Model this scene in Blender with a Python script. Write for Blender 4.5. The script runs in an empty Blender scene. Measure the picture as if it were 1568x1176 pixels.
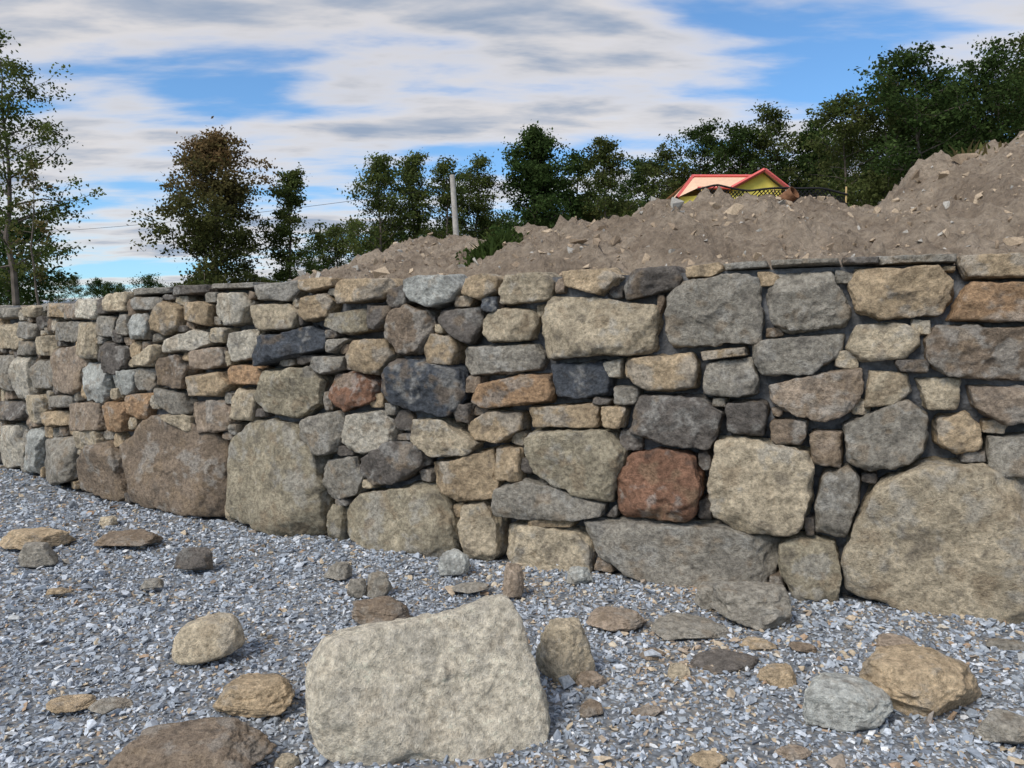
import bpy, bmesh, math, numpy as np
from mathutils import Vector
RNG = np.random.default_rng(7)
scene = bpy.context.scene
F = 1178.0; CX = 784.0; CY = 588.0; CAMH = 1.5
PITCH = math.atan(64.0/F)
cam_d = bpy.data.cameras.new("camera"); cam = bpy.data.objects.new("camera", cam_d)
scene.collection.objects.link(cam); scene.camera = cam
cam.location = (0,0,CAMH); cam.rotation_euler = (math.pi/2-PITCH,0,0)
cam_d.sensor_width = 36; cam_d.lens = 36*F/1568; cam_d.clip_end = 3000; cam_d.clip_start = 0.05
scene.view_settings.view_transform='Standard'; scene.view_settings.look='None'
scene.view_settings.exposure=0

# ---------- helpers ----------
def lin(c):
    c=np.asarray(c,float)/255.0
    return np.where(c<=0.04045,c/12.92,((c+0.055)/1.055)**2.4)
def ray(x,y):
    u=(x-CX)/F; v=(CY-y)/F
    return np.array([u, math.cos(PITCH)+v*math.sin(PITCH), -math.sin(PITCH)+v*math.cos(PITCH)])
def at_depth(x,y,Y):
    r=ray(x,y); t=Y/r[1]; return np.array([r[0]*t,Y,CAMH+r[2]*t])
def on_ground(x,y):
    r=ray(x,y); t=-CAMH/r[2]; return np.array([r[0]*t,r[1]*t,0.0])
def h3(ix,iy,iz,seed):
    h=(ix*374761393+iy*668265263+iz*1274126177+seed*69069)&0xffffffff
    h=((h^(h>>13))*1274126177)&0xffffffff
    h=((h^(h>>16))*2246822519)&0xffffffff
    h=h^(h>>15)
    return (h&0xffffff)/float(0xffffff)*2-1
def vnoise(P,seed=0):
    i=np.floor(P).astype(np.int64); f=P-i; f=f*f*f*(f*(f*6-15)+10)
    r=0
    for dx in (0,1):
        wx=f[:,0] if dx else 1-f[:,0]
        for dy in (0,1):
            wy=f[:,1] if dy else 1-f[:,1]
            for dz in (0,1):
                wz=f[:,2] if dz else 1-f[:,2]
                r=r+wx*wy*wz*h3(i[:,0]+dx,i[:,1]+dy,i[:,2]+dz,seed)
    return r
ROT=np.array([[0.8,0.6,0],[-0.48,0.64,0.6],[0.36,-0.48,0.8]])
def fbm(P,octv=4,seed=0,gain=0.5,ridged=False):
    a=1.0;s=0;P=P.copy()
    for o in range(octv):
        n=vnoise(P,seed+o*17)
        if ridged: n=1-2*np.abs(n)
        s=s+a*n; a*=gain; P=(P@ROT)*2.03+13.7
    return s
def mesh_obj(name,V,Fc,mats,col=None,smooth=True,midx=None,rnd=None,parent=None):
    me=bpy.data.meshes.new(name); V=np.asarray(V,np.float32); Fc=np.asarray(Fc,np.int32); k=Fc.shape[1]
    me.vertices.add(len(V)); me.vertices.foreach_set('co',V.ravel())
    me.loops.add(Fc.size); me.loops.foreach_set('vertex_index',Fc.ravel())
    me.polygons.add(len(Fc)); me.polygons.foreach_set('loop_start',np.arange(0,Fc.size,k,dtype=np.int32))
    me.polygons.foreach_set('use_smooth',np.full(len(Fc),smooth,dtype=bool))
    for m in mats: me.materials.append(m)
    if midx is not None: me.polygons.foreach_set('material_index',np.asarray(midx,np.int32))
    if col is not None:
        a=me.attributes.new('col','FLOAT_COLOR','POINT')
        c=np.ones((len(V),4),np.float32); c[:,:3]=col
        a.data.foreach_set('color',c.ravel())
    me.update(calc_edges=True)
    ob=bpy.data.objects.new(name,me); scene.collection.objects.link(ob)
    if parent: ob.parent=parent
    return ob
def empty(name,loc=(0,0,0)):
    e=bpy.data.objects.new(name,None); scene.collection.objects.link(e); e.location=loc; return e
def grid_faces(nr,nc):
    i=np.arange(nr-1)[:,None]*nc+np.arange(nc-1)[None,:]
    i=i.ravel(); return np.stack([i,i+1,i+nc+1,i+nc],1)
ICO={}
for k in (4,5,6,7):
    bm=bmesh.new(); bmesh.ops.create_icosphere(bm,subdivisions=k,radius=1)
    v=np.array([x.co[:] for x in bm.verts]); f=np.array([[q.index for q in x.verts] for x in bm.faces]); bm.free()
    ICO[k]=(v/np.linalg.norm(v,axis=1,keepdims=True),f)

# ---------- materials ----------
def newmat(name):
    m=bpy.data.materials.new(name); m.use_nodes=True; nt=m.node_tree
    b=nt.nodes['Principled BSDF']; b.inputs['Roughness'].default_value=0.9
    b.inputs['Specular IOR Level'].default_value=0.2
    return m,nt,b
def N(nt,t,**kw):
    n=nt.nodes.new(t)
    for k,v in kw.items(): setattr(n,k,v)
    return n
def noise(nt,vec,scale,detail=5,rough=0.55,dist=0.0):
    n=N(nt,'ShaderNodeTexNoise'); n.inputs['Scale'].default_value=scale; n.inputs['Detail'].default_value=detail
    n.inputs['Roughness'].default_value=rough; n.inputs['Distortion'].default_value=dist
    nt.links.new(vec,n.inputs['Vector']); return n.outputs['Fac']
def mrange(nt,val,a,b,c,d,smooth=False):
    n=N(nt,'ShaderNodeMapRange'); 
    if smooth: n.interpolation_type='SMOOTHSTEP'
    nt.links.new(val,n.inputs[0])
    for i,x in enumerate((a,b,c,d)): n.inputs[i+1].default_value=x
    return n.outputs[0]
def mixc(nt,fac,A,B,mode='MIX'):
    n=N(nt,'ShaderNodeMix',data_type='RGBA',blend_type=mode)
    if isinstance(fac,(int,float)): n.inputs[0].default_value=fac
    else: nt.links.new(fac,n.inputs[0])
    for s,x in ((6,A),(7,B)):
        if isinstance(x,(tuple,list)): n.inputs[s].default_value=tuple(x)+(1,) if len(x)==3 else x
        else: nt.links.new(x,n.inputs[s])
    return n.outputs[2]
def math_(nt,op,a,b=None):
    n=N(nt,'ShaderNodeMath',operation=op)
    for i,x in enumerate((a,b)):
        if x is None: continue
        if isinstance(x,(int,float)): n.inputs[i].default_value=x
        else: nt.links.new(x,n.inputs[i])
    return n.outputs[0]
def gray(nt,val):
    n=N(nt,'ShaderNodeCombineColor'); 
    for i in range(3): nt.links.new(val,n.inputs[i])
    return n.outputs[0]
def bump(nt,b,h,dist,strength=1.0):
    n=N(nt,'ShaderNodeBump'); n.inputs['Distance'].default_value=dist; n.inputs['Strength'].default_value=strength
    nt.links.new(h,n.inputs['Height'])
    nt.links.new(n.outputs[0],b.inputs['Normal']); return n.outputs[0]

def stone_material(name):
    m,nt,b=newmat(name)
    at=N(nt,'ShaderNodeAttribute',attribute_name='col'); tc=N(nt,'ShaderNodeTexCoord'); v=tc.outputs['Object']
    n6=noise(nt,v,34,5,0.82,0.0)
    c=mixc(nt,1.0,at.outputs['Color'],gray(nt,mrange(nt,n6,0.34,0.66,0.52,1.48)),'MULTIPLY')
    nt.links.new(c,b.inputs['Base Color'])
    bump(nt,b,n6,0.038,0.95)
    return m
M_STONE=stone_material('fieldstone')
def stone_cols(V,base,rnd,k=1.0,con=1.0):
    """mineral mottling: base colour varied by noise in the stone's own space"""
    o=rnd*97.0; P=V*k+o; sd=int(rnd*9999)
    n1=fbm(P*8,4,sd,0.65); n4=fbm(P*5.5,4,sd+3,0.68); n5=fbm(P*7.5,3,sd+5,0.7); n2=fbm(P*26,3,sd+7,0.6)
    c=base[None]*(1+con*(0.15*np.clip(n1,-1.2,1.2)+0.16*np.clip(n2,-1.2,1.2)))[:,None]
    s=lambda x,a,b:np.clip((x-a)/(b-a),0,1)[:,None]
    f=0.5*con*s(n4+0.25*n2,0.35,0.70); c=c*(1-f)+np.array([.44,.425,.39])*f
    f=0.45*con*s(n5,0.45,0.85); c=c*(1-f)+np.array([.32,.235,.15])*f
    f=0.45*con*s(-n5+0.4*n2,0.65,1.0); c=c*(1-f)+np.array([.09,.082,.075])*f
    return np.clip(c,0.01,0.8)
def simple_mat(name,color,amp=0.3,scale=20,bd=0.01,rough=0.9,attr=False,det=4):
    m,nt,b=newmat(name); tc=N(nt,'ShaderNodeTexCoord'); v=tc.outputs['Object']
    n=noise(nt,v,scale,det,0.65)
    g=gray(nt,mrange(nt,n,0.3,0.7,1-amp,1+amp))
    if attr: a=N(nt,'ShaderNodeAttribute',attribute_name='col').outputs['Color']
    else: a=tuple(color)
    c=mixc(nt,1.0,a,g,'MULTIPLY'); nt.links.new(c,b.inputs['Base Color'])
    b.inputs['Roughness'].default_value=rough
    if bd: bump(nt,b,n,bd)
    return m
M_GRAVEL=simple_mat('crushed_gravel',None,0.2,70,0,0.85,True,1)
M_MORTAR=simple_mat('mortar',(0.155,0.16,0.17),0.4,14,0.03,det=5)
m,nt,b=newmat('gravel_bed'); tc=N(nt,'ShaderNodeTexCoord'); v=tc.outputs['Object']
vo=N(nt,'ShaderNodeTexVoronoi'); vo.inputs['Scale'].default_value=48; nt.links.new(v,vo.inputs['Vector'])
r=N(nt,'ShaderNodeValToRGB'); nt.links.new(vo.outputs['Color'],r.inputs[0])
r.color_ramp.elements[0].color=(0.16,0.175,0.195,1); r.color_ramp.elements[1].color=(0.50,0.53,0.57,1)
e=r.color_ramp.elements.new(0.5); e.color=(0.30,0.325,0.355,1)
e=r.color_ramp.elements.new(0.8); e.color=(0.36,0.32,0.27,1)
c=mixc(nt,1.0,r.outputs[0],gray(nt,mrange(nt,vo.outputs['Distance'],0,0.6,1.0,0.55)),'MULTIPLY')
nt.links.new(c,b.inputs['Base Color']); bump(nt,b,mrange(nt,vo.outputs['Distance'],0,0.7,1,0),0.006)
M_BED=m
m,nt,b=newmat('loose_dirt'); tc=N(nt,'ShaderNodeTexCoord'); v=tc.outputs['Object']
n1=noise(nt,v,1.3,4,0.65,0.4); n2=noise(nt,v,14,6,0.74)
c=mixc(nt,mrange(nt,n1,0.35,0.65,0,1,True),(0.30,0.235,0.175),(0.45,0.365,0.28))
c=mixc(nt,1.0,c,gray(nt,mrange(nt,n2,0.3,0.7,0.60,1.36)),'MULTIPLY')
nt.links.new(c,b.inputs['Base Color'])
bump(nt,b,n2,0.11)
M_DIRT=m
M_FIELD=simple_mat('hillside_grass',(0.075,0.085,0.035),0.4,0.5,0.1)
m,nt,b=newmat('leaves'); at=N(nt,'ShaderNodeAttribute',attribute_name='col')
df=N(nt,'ShaderNodeBsdfDiffuse'); nt.links.new(at.outputs['Color'],df.inputs[0])
tr=N(nt,'ShaderNodeBsdfTranslucent'); nt.links.new(at.outputs['Color'],tr.inputs[0])
mx=N(nt,'ShaderNodeMixShader'); mx.inputs[0].default_value=0.4
out=nt.nodes['Material Output']; nt.links.new(df.outputs[0],mx.inputs[1]); nt.links.new(tr.outputs[0],mx.inputs[2]); nt.links.new(mx.outputs[0],out.inputs[0])
M_LEAF=m
M_BARK=simple_mat('bark',(0.12,0.10,0.085),0.4,3,0.0,det=1)

# ---------- wall path ----------
ctrl=np.array([(9.0,1.25),(2.7,4.03),(1.85,4.37),(0.49,4.95),(-1.39,5.80),(-2.38,6.33),(-3.67,7.04),(-4.43,7.72),(-5.04,8.28),(-6,9.05),(-7.5,10.4),(-14,16.5)])
P=ctrl
for _ in range(2):
    q=[P[0]]
    for a,bb in zip(P[:-1],P[1:]): q+= [0.75*a+0.25*bb,0.25*a+0.75*bb]
    q.append(P[-1]); P=np.array(q)
PATH=P[::-1].copy()
SEG=np.linalg.norm(np.diff(PATH,axis=0),axis=1); S=np.concatenate([[0],np.cumsum(SEG)])
def path_at(s):
    return np.stack([np.interp(s,S,PATH[:,0]),np.interp(s,S,PATH[:,1])],-1)
def tangent(s,e=0.25):
    d=path_at(np.asarray(s)+e)-path_at(np.asarray(s)-e)
    return d/np.linalg.norm(d,axis=-1,keepdims=True)
def wall_y(X):
    X=np.asarray(X,float); return np.interp(X,PATH[:,0],PATH[:,1])
def px_wall(x,y):
    r=ray(x,y)
    g=PATH[:,1]*r[0]-PATH[:,0]*r[1]
    for i in range(len(g)-1):
        if g[i]*g[i+1]<=0 and g[i]!=g[i+1]:
            t=g[i]/(g[i]-g[i+1]); p=PATH[i]*(1-t)+PATH[i+1]*t
            s=S[i]*(1-t)+S[i+1]*t; k=p[1]/r[1]
            return s, CAMH+r[2]*k
    return None

PAL={'b':(188,174,150),'t':(180,160,132),'g':(150,144,133),'d':(112,106,100),'k':(84,88,94),'l':(196,188,172),'w':(178,179,173),
 'r':(142,108,88),'o':(176,145,114),'n':(136,121,105),'v':(164,154,133),'p':(160,144,127)}
ST=[
('t',[(1470,388),(1568,385),(1625,388),(1625,425),(1480,425),(1468,405)]),
('g',[(1345,390),(1470,386),(1466,401),(1345,405)]),
('d',[(1288,393),(1348,391),(1348,404),(1290,405)]),
('g',[(1178,397),(1285,394),(1288,404),(1180,408)]),
('g',[(1105,402),(1172,397),(1178,409),(1110,414)]),
('t',[(1047,408),(1100,400),(1108,412),(1090,425),(1050,426)]),
('d',[(965,412),(1035,405),(1046,425),(1040,440),(955,462),(950,440)]),
('t',[(855,415),(930,408),(952,425),(920,455),(865,440)]),
('b',[(775,420),(830,415),(848,430),(842,462),(765,467),(762,445)]),
('t',[(712,425),(745,417),(765,425),(760,448),(735,461),(706,452)]),
('w',[(618,428),(640,420),(690,420),(702,440),(690,462),(655,473),(630,462),(617,445)]),
('t',[(510,432),(530,426),(592,424),(600,438),(585,458),(515,466),(508,450)]),
('t',[(452,430),(470,424),(507,423),(505,438),(470,448),(455,445)]),
('g',[(383,436),(450,428),(454,445),(440,462),(395,460),(380,450)]),
('g',[(313,434),(385,431),(385,440),(316,443)]),
('d',[(260,436),(312,435),(315,448),(262,453)]),
('g',[(197,441),(258,439),(258,449),(197,453)]),
('l',[(330,448),(370,445),(381,465),(370,495),(340,500),(322,480)]),
('b',[(380,465),(440,463),(455,480),(445,503),(395,510),(378,495)]),
('t',[(458,455),(495,447),(508,460),(500,485),(465,494),(453,478)]),
('v',[(497,480),(560,470),(560,508),(520,513),(490,500)]),
('d',[(562,465),(598,468),(600,480),(575,508),(563,505)]),
('n',[(590,480),(620,465),(655,475),(663,500),(640,540),(610,545),(585,515)]),
('d',[(668,475),(732,468),(735,500),(715,530),(690,515),(665,490)]),
('t',[(655,508),(690,514),(700,532),(690,560),(650,558),(645,535)]),
('b',[(737,485),(760,470),(815,473),(822,490),(810,522),(745,525),(733,510)]),
('b',[(840,450),(1000,462),(1007,480),(1003,535),(985,545),(835,552),(825,520),(828,480)]),
('g',[(1045,428),(1130,415),(1165,425),(1172,500),(1165,528),(1025,536),(1017,520),(1020,455)]),
('g',[(1175,420),(1275,413),(1290,440),(1307,480),(1295,500),(1210,513),(1178,500),(1168,450)]),
('t',[(1310,410),(1440,405),(1466,430),(1462,465),(1440,485),(1350,491),(1310,478),(1296,440)]),
('o',[(1485,430),(1625,432),(1625,492),(1450,492),(1468,455)]),
('n',[(1430,498),(1625,500),(1625,585),(1450,580),(1415,555),(1412,520)]),
('b',[(1310,497),(1380,493),(1408,505),(1410,530),(1385,552),(1320,557),(1294,535)]),
('g',[(1150,520),(1210,515),(1293,512),(1290,545),(1240,575),(1165,578),(1150,550)]),
('t',[(1072,538),(1140,530),(1145,545),(1075,553)]),
('g',[(1080,555),(1150,548),(1162,580),(1158,605),(1130,612),(1073,605)]),
('t',[(955,547),(1060,540),(1070,560),(1065,595),(990,601),(950,575)]),
('g',[(705,530),(820,525),(832,550),(825,568),(720,578),(700,560)]),
('k',[(835,558),(920,550),(935,570),(930,605),(885,613),(850,610)]),
('o',[(720,590),(790,573),(840,572),(848,600),(840,615),(740,627),(718,615)]),
('k',[(610,545),(640,543),(705,565),(712,600),(695,632),(680,641),(600,625),(575,600),(575,580)]),
('t',[(535,520),(590,517),(600,545),(575,575),(545,573),(527,550)]),
('k',[(400,515),(470,498),(495,510),(492,535),(450,545),(390,562),(386,548)]),
('g',(497,517,531,543)),
('g',[(477,545),(525,545),(522,568),(490,574),(473,562)]),
('l',[(348,508),(380,503),(392,520),(385,550),(350,555),(342,530)]),
('o',(343,556,397,590)),
('v',[(400,568),(475,558),(493,585),(490,620),(450,642),(405,635),(385,610)]),
('r',[(505,572),(550,568),(575,590),(572,615),(525,632),(498,610)]),
('p',[(283,538),(335,530),(342,550),(335,563),(290,568)]),
('t',[(280,575),(335,568),(350,590),(335,610),(280,605)]),
('n',[(232,550),(270,542),(283,565),(278,597),(235,590)]),
('g',[(232,592),(278,602),(290,635),(260,636),(236,618)]),
('p',[(290,615),(340,612),(357,640),(345,662),(300,665),(287,640)]),
('b',(351,593,388,646)),
('l',[(235,522),(300,503),(318,510),(318,528),(290,538),(238,542)]),
('b',(318,500,343,526)),
('t',(274,458,322,500)),
('t',[(250,457),(272,470),(272,500),(250,515),(230,505),(235,475)]),
('w',(193,478,230,521)),('b',(193,525,235,562)),('w',(168,562,205,607)),('g',(205,562,232,600)),('g',(200,453,248,476)),
('o',(155,612,193,663)),('o',(192,600,232,645)),('b',(240,632,292,662)),
('b',(156,444,190,477)),('g',(175,478,194,515)),('g',(146,482,173,518)),('d',(156,519,191,575)),('l',(118,456,146,490)),
('b',(120,491,146,551)),('w',(122,553,168,618)),('g',(80,491,118,524)),('p',(98,462,118,490)),('p',(78,526,120,604)),
('b',(55,512,80,546)),('g',(48,548,78,597)),('l',(20,545,48,614)),('g',(-20,540,20,600)),('b',(-5,492,28,536)),('g',(28,490,54,520)),
('t',(60,461,98,487)),('g',(-5,470,25,489)),('b',(28,466,58,487)),('d',(-10,612,38,645)),('b',(40,600,69,650)),('g',(70,605,112,625)),
('t',(68,627,104,655)),('p',(104,614,156,662)),('g',(22,520,52,545)),
('l',[(2,650),(30,648),(38,690),(32,716),(5,716)]),
('w',(36,655,64,728)),('g',(62,662,112,740)),('b',(112,655,150,690)),
('n',[(118,688),(165,672),(178,700),(185,765),(165,770),(122,745)]),
('n',[(235,628),(290,660),(340,672),(345,760),(335,797),(270,795),(200,775),(175,735),(172,690),(205,650)]),
('v',[(380,640),(450,650),(488,690),(500,760),(497,822),(440,828),(350,796),(340,740),(342,680)]),
('g',[(458,640),(520,628),(528,660),(510,695),(480,700),(460,670)]),
('l',[(530,635),(580,627),(602,650),(595,690),(550,697),(520,680)]),
('g',[(495,705),(540,700),(552,730),(545,758),(510,768),(490,745)]),
('d',[(550,700),(600,672),(645,685),(650,715),(610,742),(570,745),(548,725)]),
('b',[(628,640),(680,642),(732,680),(720,700),(660,702),(628,675)]),
('d',(688,615,718,650)),
('t',[(710,650),(745,628),(797,632),(795,660),(765,680),(720,675)]),
('t',[(805,622),(915,617),(917,657),(810,655)]),
('t',(918,621,958,658)),('g',(936,590,978,622)),('l',(922,545,952,582)),
('d',[(975,602),(1070,605),(1107,630),(1100,665),(1085,690),(1020,685),(958,660)]),
('d',(1108,612,1176,668)),
('p',[(1175,590),(1240,572),(1320,563),(1325,600),(1300,635),(1260,650),(1200,632),(1178,615)]),
('b',[(1330,565),(1390,570),(1398,600),(1370,622),(1322,627)]),
('b',(1400,575,1476,630)),('p',[(1480,588),(1625,590),(1625,655),(1540,652),(1490,625)]),
('d',(1368,549,1428,572)),
('t',[(1433,640),(1480,630),(1505,655),(1505,690),(1470,700),(1433,680)]),
('g',[(1290,650),(1390,610),(1425,635),(1422,690),(1395,715),(1330,725),(1298,710)]),
('g',(1508,665,1625,735)),('n',(1176,642,1238,684)),('p',(1239,658,1292,720)),
('b',[(1095,668),(1150,670),(1240,690),(1248,720),(1240,770),(1228,815),(1200,825),(1130,815),(1090,795),(1082,740)]),
('g',[(1260,722),(1300,715),(1318,735),(1315,775),(1295,828),(1248,820),(1245,780)]),
('r',[(955,695),(1010,685),(1065,700),(1076,750),(1065,795),(1050,803),(945,795),(938,745)]),
('v',[(803,658),(930,657),(958,690),(945,740),(935,772),(880,762),(815,725),(800,690)]),
('t',(756,681,797,741)),
('g',[(760,745),(800,730),(850,745),(925,775),(920,795),(870,800),(760,792),(753,770)]),
('t',[(652,712),(748,688),(765,730),(755,765),(700,772),(665,750)]),
('b',[(705,772),(740,768),(762,800),(762,850),(745,866),(712,858),(700,820)]),
('v',[(545,755),(640,738),(670,750),(698,800),(700,848),(690,857),(560,842),(530,825),(513,790)]),
('v',(498,772,523,838)),
('b',[(770,805),(800,800),(890,815),(907,840),(905,882),(850,887),(790,872),(770,850)]),
('t',(806,794,880,809)),
('g',[(890,800),(980,795),(1110,805),(1188,830),(1190,870),(1175,902),(1050,907),(960,884),(905,850)]),
('v',[(1190,835),(1215,822),(1280,835),(1292,870),(1285,925),(1265,938),(1215,920),(1190,880)]),
('b',[(1330,745),(1400,705),(1470,703),(1530,720),(1625,760),(1625,975),(1510,965),(1380,948),(1295,912),(1285,870),(1300,810)]),
('k',(736,452,764,480)),
]
def hull2(pts):
    pts=sorted(map(tuple,pts))
    def half(ps):
        h=[]
        for p in ps:
            while len(h)>=2 and (h[-1][0]-h[-2][0])*(p[1]-h[-2][1])-(h[-1][1]-h[-2][1])*(p[0]-h[-2][0])<=0: h.pop()
            h.append(p)
        return h
    a=half(pts); bq=half(pts[::-1]); return np.array(a[:-1]+bq[:-1])
def boxpoly(x0,y0,x1,y1,rng,cut=0.28):
    w=x1-x0;h=y1-y0; c=lambda: rng.uniform(0.02,cut)
    P_=[(x0+w*c(),y0+h*rng.uniform(0,.08)),(x1-w*c(),y0+h*rng.uniform(0,.08)),(x1,y0+h*c()),(x1-w*rng.uniform(0,.08),y1-h*c()),(x1-w*c(),y1),(x0+w*c(),y1-h*rng.uniform(0,.06)),(x0+w*rng.uniform(0,.08),y1-h*c()),(x0,y0+h*c())]
    k=rng.integers(0,3)
    for _ in range(k): P_.pop(rng.integers(len(P_)))
    return P_
stones=[]
for code,g in ST:
    if isinstance(g,tuple): g=boxpoly(*g,RNG)
    pts=[px_wall(x,y) for x,y in g]
    stones.append((hull2(pts),PAL[code]))
sR=px_wall(1622,600)[0]
sL=px_wall(-8,600)[0]
def courses(s0,s1):
    z=0.0
    keys='btgglvtpnbd'
    while z<1.9:
        h=min(RNG.uniform(0.17,0.34) if z>0.3 else RNG.uniform(0.35,0.5),1.96-z)
        if 1.96-z-h<0.12: h=1.96-z
        s=s0
        while s<s1:
            w=min(RNG.uniform(0.2,0.45)*(1.4 if z<0.3 else 1),s1-s+0.02)
            if w>0.08:
                stones.append((hull2([(a,c) for a,c in boxpoly(s,z+RNG.uniform(0,.02),s+w-0.012,z+h-0.015,RNG)]),PAL[keys[RNG.integers(len(keys))]]))
            s+=w
        z+=h
courses(1.5,sL); courses(sR,S[-1]-0.3)
ds=0.012; ns=int((S[-1]-0)/ds); nz=int(1.93/ds)
gs=(np.arange(ns)+0.5)*ds; gz=(np.arange(nz)+0.5)*ds
cov=np.zeros((ns,nz),bool)
def mark(poly,grow=0.0):
    i0=max(int(poly[:,0].min()/ds)-1,0); i1=min(int(poly[:,0].max()/ds)+2,ns); j0=max(int(poly[:,1].min()/ds)-1,0); j1=min(int(poly[:,1].max()/ds)+2,nz)
    if i1<=i0 or j1<=j0: return
    A,B=np.meshgrid(gs[i0:i1],gz[j0:j1],indexing='ij'); ins=np.ones_like(A,bool)
    for p,q in zip(poly,np.roll(poly,-1,0)):
        e=q-p; l=np.hypot(*e)+1e-9; ins&=((A-p[0])*e[1]-(B-p[1])*e[0])/l<=grow
    cov[i0:i1,j0:j1]|=ins
for p,c in stones: mark(p,0.004)
cov[:int(1.5/ds)]=True
fill=0; nmain=len(stones)
while fill<330:
    d=(~cov).astype(int); cur=~cov
    while True:
        nx=cur.copy(); nx[1:]&=cur[:-1]; nx[:-1]&=cur[1:]; nx[:,1:]&=cur[:,:-1]; nx[:,:-1]&=cur[:,1:]
        nx[:,0]=False
        if not nx.any(): break
        d+=nx; cur=nx
    if d.max()<3: break
    cand=np.argwhere(d>=max(3,d.max()-0)); RNG.shuffle(cand); used=[]
    for i,j in cand[:400]:
        if any(abs(i-a)+abs(j-bq)<24 for a,bq in used): continue
        used.append((i,j)); 
        a0=i
        while a0>0 and not cov[a0-1,j] and i-a0<7: a0-=1
        a1=i
        while a1<ns-1 and not cov[a1+1,j] and a1-i<7: a1+=1
        b0=j
        while b0>0 and not cov[i,b0-1] and j-b0<7: b0-=1
        b1=j
        while b1<nz-1 and not cov[i,b1+1] and b1-j<7: b1+=1
        poly=hull2(boxpoly(gs[a0]-ds*0.8,gz[b0]-ds*0.8,gs[a1]+ds*0.8,gz[b1]+ds*0.8,RNG,0.35))
        stones.append((poly,PAL['gdtnbdgp'[RNG.integers(8)]])); mark(poly,0.006); fill+=1
print('stones',len(stones),'fill',fill)

def plane_rock(dirs,nrm,off,p):
    q=np.maximum(dirs@nrm.T,0)/off
    mx=q.max(1,keepdims=True)
    return dirs/(mx*(((q/mx)**p).sum(1,keepdims=True)**(1.0/p)))
def build_stone(poly,front,back,rng,p=40,lvl=5,rough=1.0,gap=0.004,cuts=7,cutr=(0.66,0.93),extra=None):
    nr=[];of=[]
    ra=np.ptp(poly[:,0])/2; rb=np.ptp(poly[:,1])/2
    for q0,q1 in zip(poly,np.roll(poly,-1,0)):
        e=q1-q0; l=np.hypot(*e)
        if l<1e-4: continue
        n=np.array([e[1],-e[0]])/l; o=max(n@q0,0.004)
        tilt=rng.uniform(0.0,0.10)
        v=np.array([n[0],n[1],tilt]); v/=np.linalg.norm(v); nr.append(v); of.append(max(o-gap,0.003)/np.sqrt(1+tilt*tilt)+front*tilt*0.6)
    size=math.sqrt(4*ra*rb)
    t=rng.normal(0,0.13,2); v=np.array([t[0],t[1],1]); v/=np.linalg.norm(v); nr.append(v); of.append(front*0.97)
    a0=rng.uniform(0,6.28)
    for k in range(cuts):
        a=a0+k*6.28/cuts*1.0+rng.uniform(-.5,.5); tl=rng.uniform(0.15,1.0)
        v=np.array([math.cos(a)*tl,math.sin(a)*tl,1]); v/=np.linalg.norm(v)
        ext=abs(v[0])*ra+abs(v[1])*rb
        nr.append(v); of.append(front*v[2]+ext*rng.uniform(*cutr)*0.80)
    nr.append(np.array([0,0,-1.0])); of.append(back)
    if extra is not None:
        for v,o_ in extra: nr.append(np.array(v)/np.linalg.norm(v)); of.append(o_)
    nr=np.array(nr); of=np.array(of)
    D,Fc=ICO[lvl]
    D=D*np.array([ra,rb,max(front,0.55*min(ra,rb))]); D=D/np.linalg.norm(D,axis=1,keepdims=True)
    sd=int(rng.integers(1e6)); o=rng.uniform(0,50,3); k=1.0/max(size,0.05)
    V=plane_rock(D,nr,of,p)
    W=np.stack([fbm(V*k*2.2+o,2,sd+i*7) for i in range(3)],1)
    V=V+W*size*0.022*rough
    n=fbm(V*k*3.0+o,4,sd,0.6); rd=np.abs(fbm(V*k*3.4+o+5,3,sd+99,0.6))
    V=V+D*((n*0.018-rd*0.034)*size*rough)[:,None]
    fine=fbm(V*34+o,2,sd+5,0.65)
    V=V+D*(fine*0.0040*rough)[:,None]
    return V,Fc
GV=[];GF=[];GC=[];nv=0
for si,(poly,c) in enumerate(stones):
    cen=poly.mean(0); s,z=cen; w=np.ptp(poly[:,0]);h=np.ptp(poly[:,1]); size=math.sqrt(w*h)
    loc=poly-cen
    front=0.09+RNG.uniform(-0.022,0.028)+min(size,0.8)*0.07
    if si>=nmain: front-=0.04
    lvl=6 if size>0.36 else (5 if size>0.1 else 4)
    xy=path_at(s)
    if xy[0]<-7 or xy[0]>3.4: lvl=4
    V,Fc=build_stone(loc,front,0.16,RNG,p=RNG.uniform(26,60),lvl=lvl)
    t=tangent(s); n=np.array([t[1],-t[0]])
    O=np.array([xy[0],xy[1],z]); 
    W=O+V[:,[0]]*np.array([t[0],t[1],0])+V[:,[1]]*np.array([0,0,1.0])+(V[:,[2]]-0.09)*np.array([n[0],n[1],0])
    rr=RNG.random(); base=lin(c)*RNG.uniform(0.9,1.12)*1.10
    GV.append(W);GF.append(Fc+nv);nv+=len(W);GC.append(stone_cols(V,base,rr))
wall=empty('stone_retaining_wall')
mesh_obj('fieldstones',np.concatenate(GV),np.concatenate(GF),[M_STONE],np.concatenate(GC),True,parent=wall)
ss=np.arange(1.5,S[-1]-0.3,0.02); zz=np.linspace(-0.1,1.93,100)
A,B=np.meshgrid(ss,zz); nr_,nc_=A.shape
xy=path_at(A.ravel()); t=tangent(A.ravel()); n=np.stack([t[:,1],-t[:,0]],1)
Pn=np.stack([A.ravel(),B.ravel(),np.zeros(A.size)],1)
flush=np.clip((xy[:,0]+0.6)/1.5,0,1)*np.clip((B.ravel()-0.85)/0.5,0,1)
dep=-0.185+0.085*flush+0.06*fbm(Pn*2.2,3,3)+0.010*fbm(Pn*18,3,9)
dep=np.clip(dep,-0.3,-0.055)
V=np.stack([xy[:,0]+n[:,0]*dep,xy[:,1]+n[:,1]*dep,B.ravel()],1)
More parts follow.
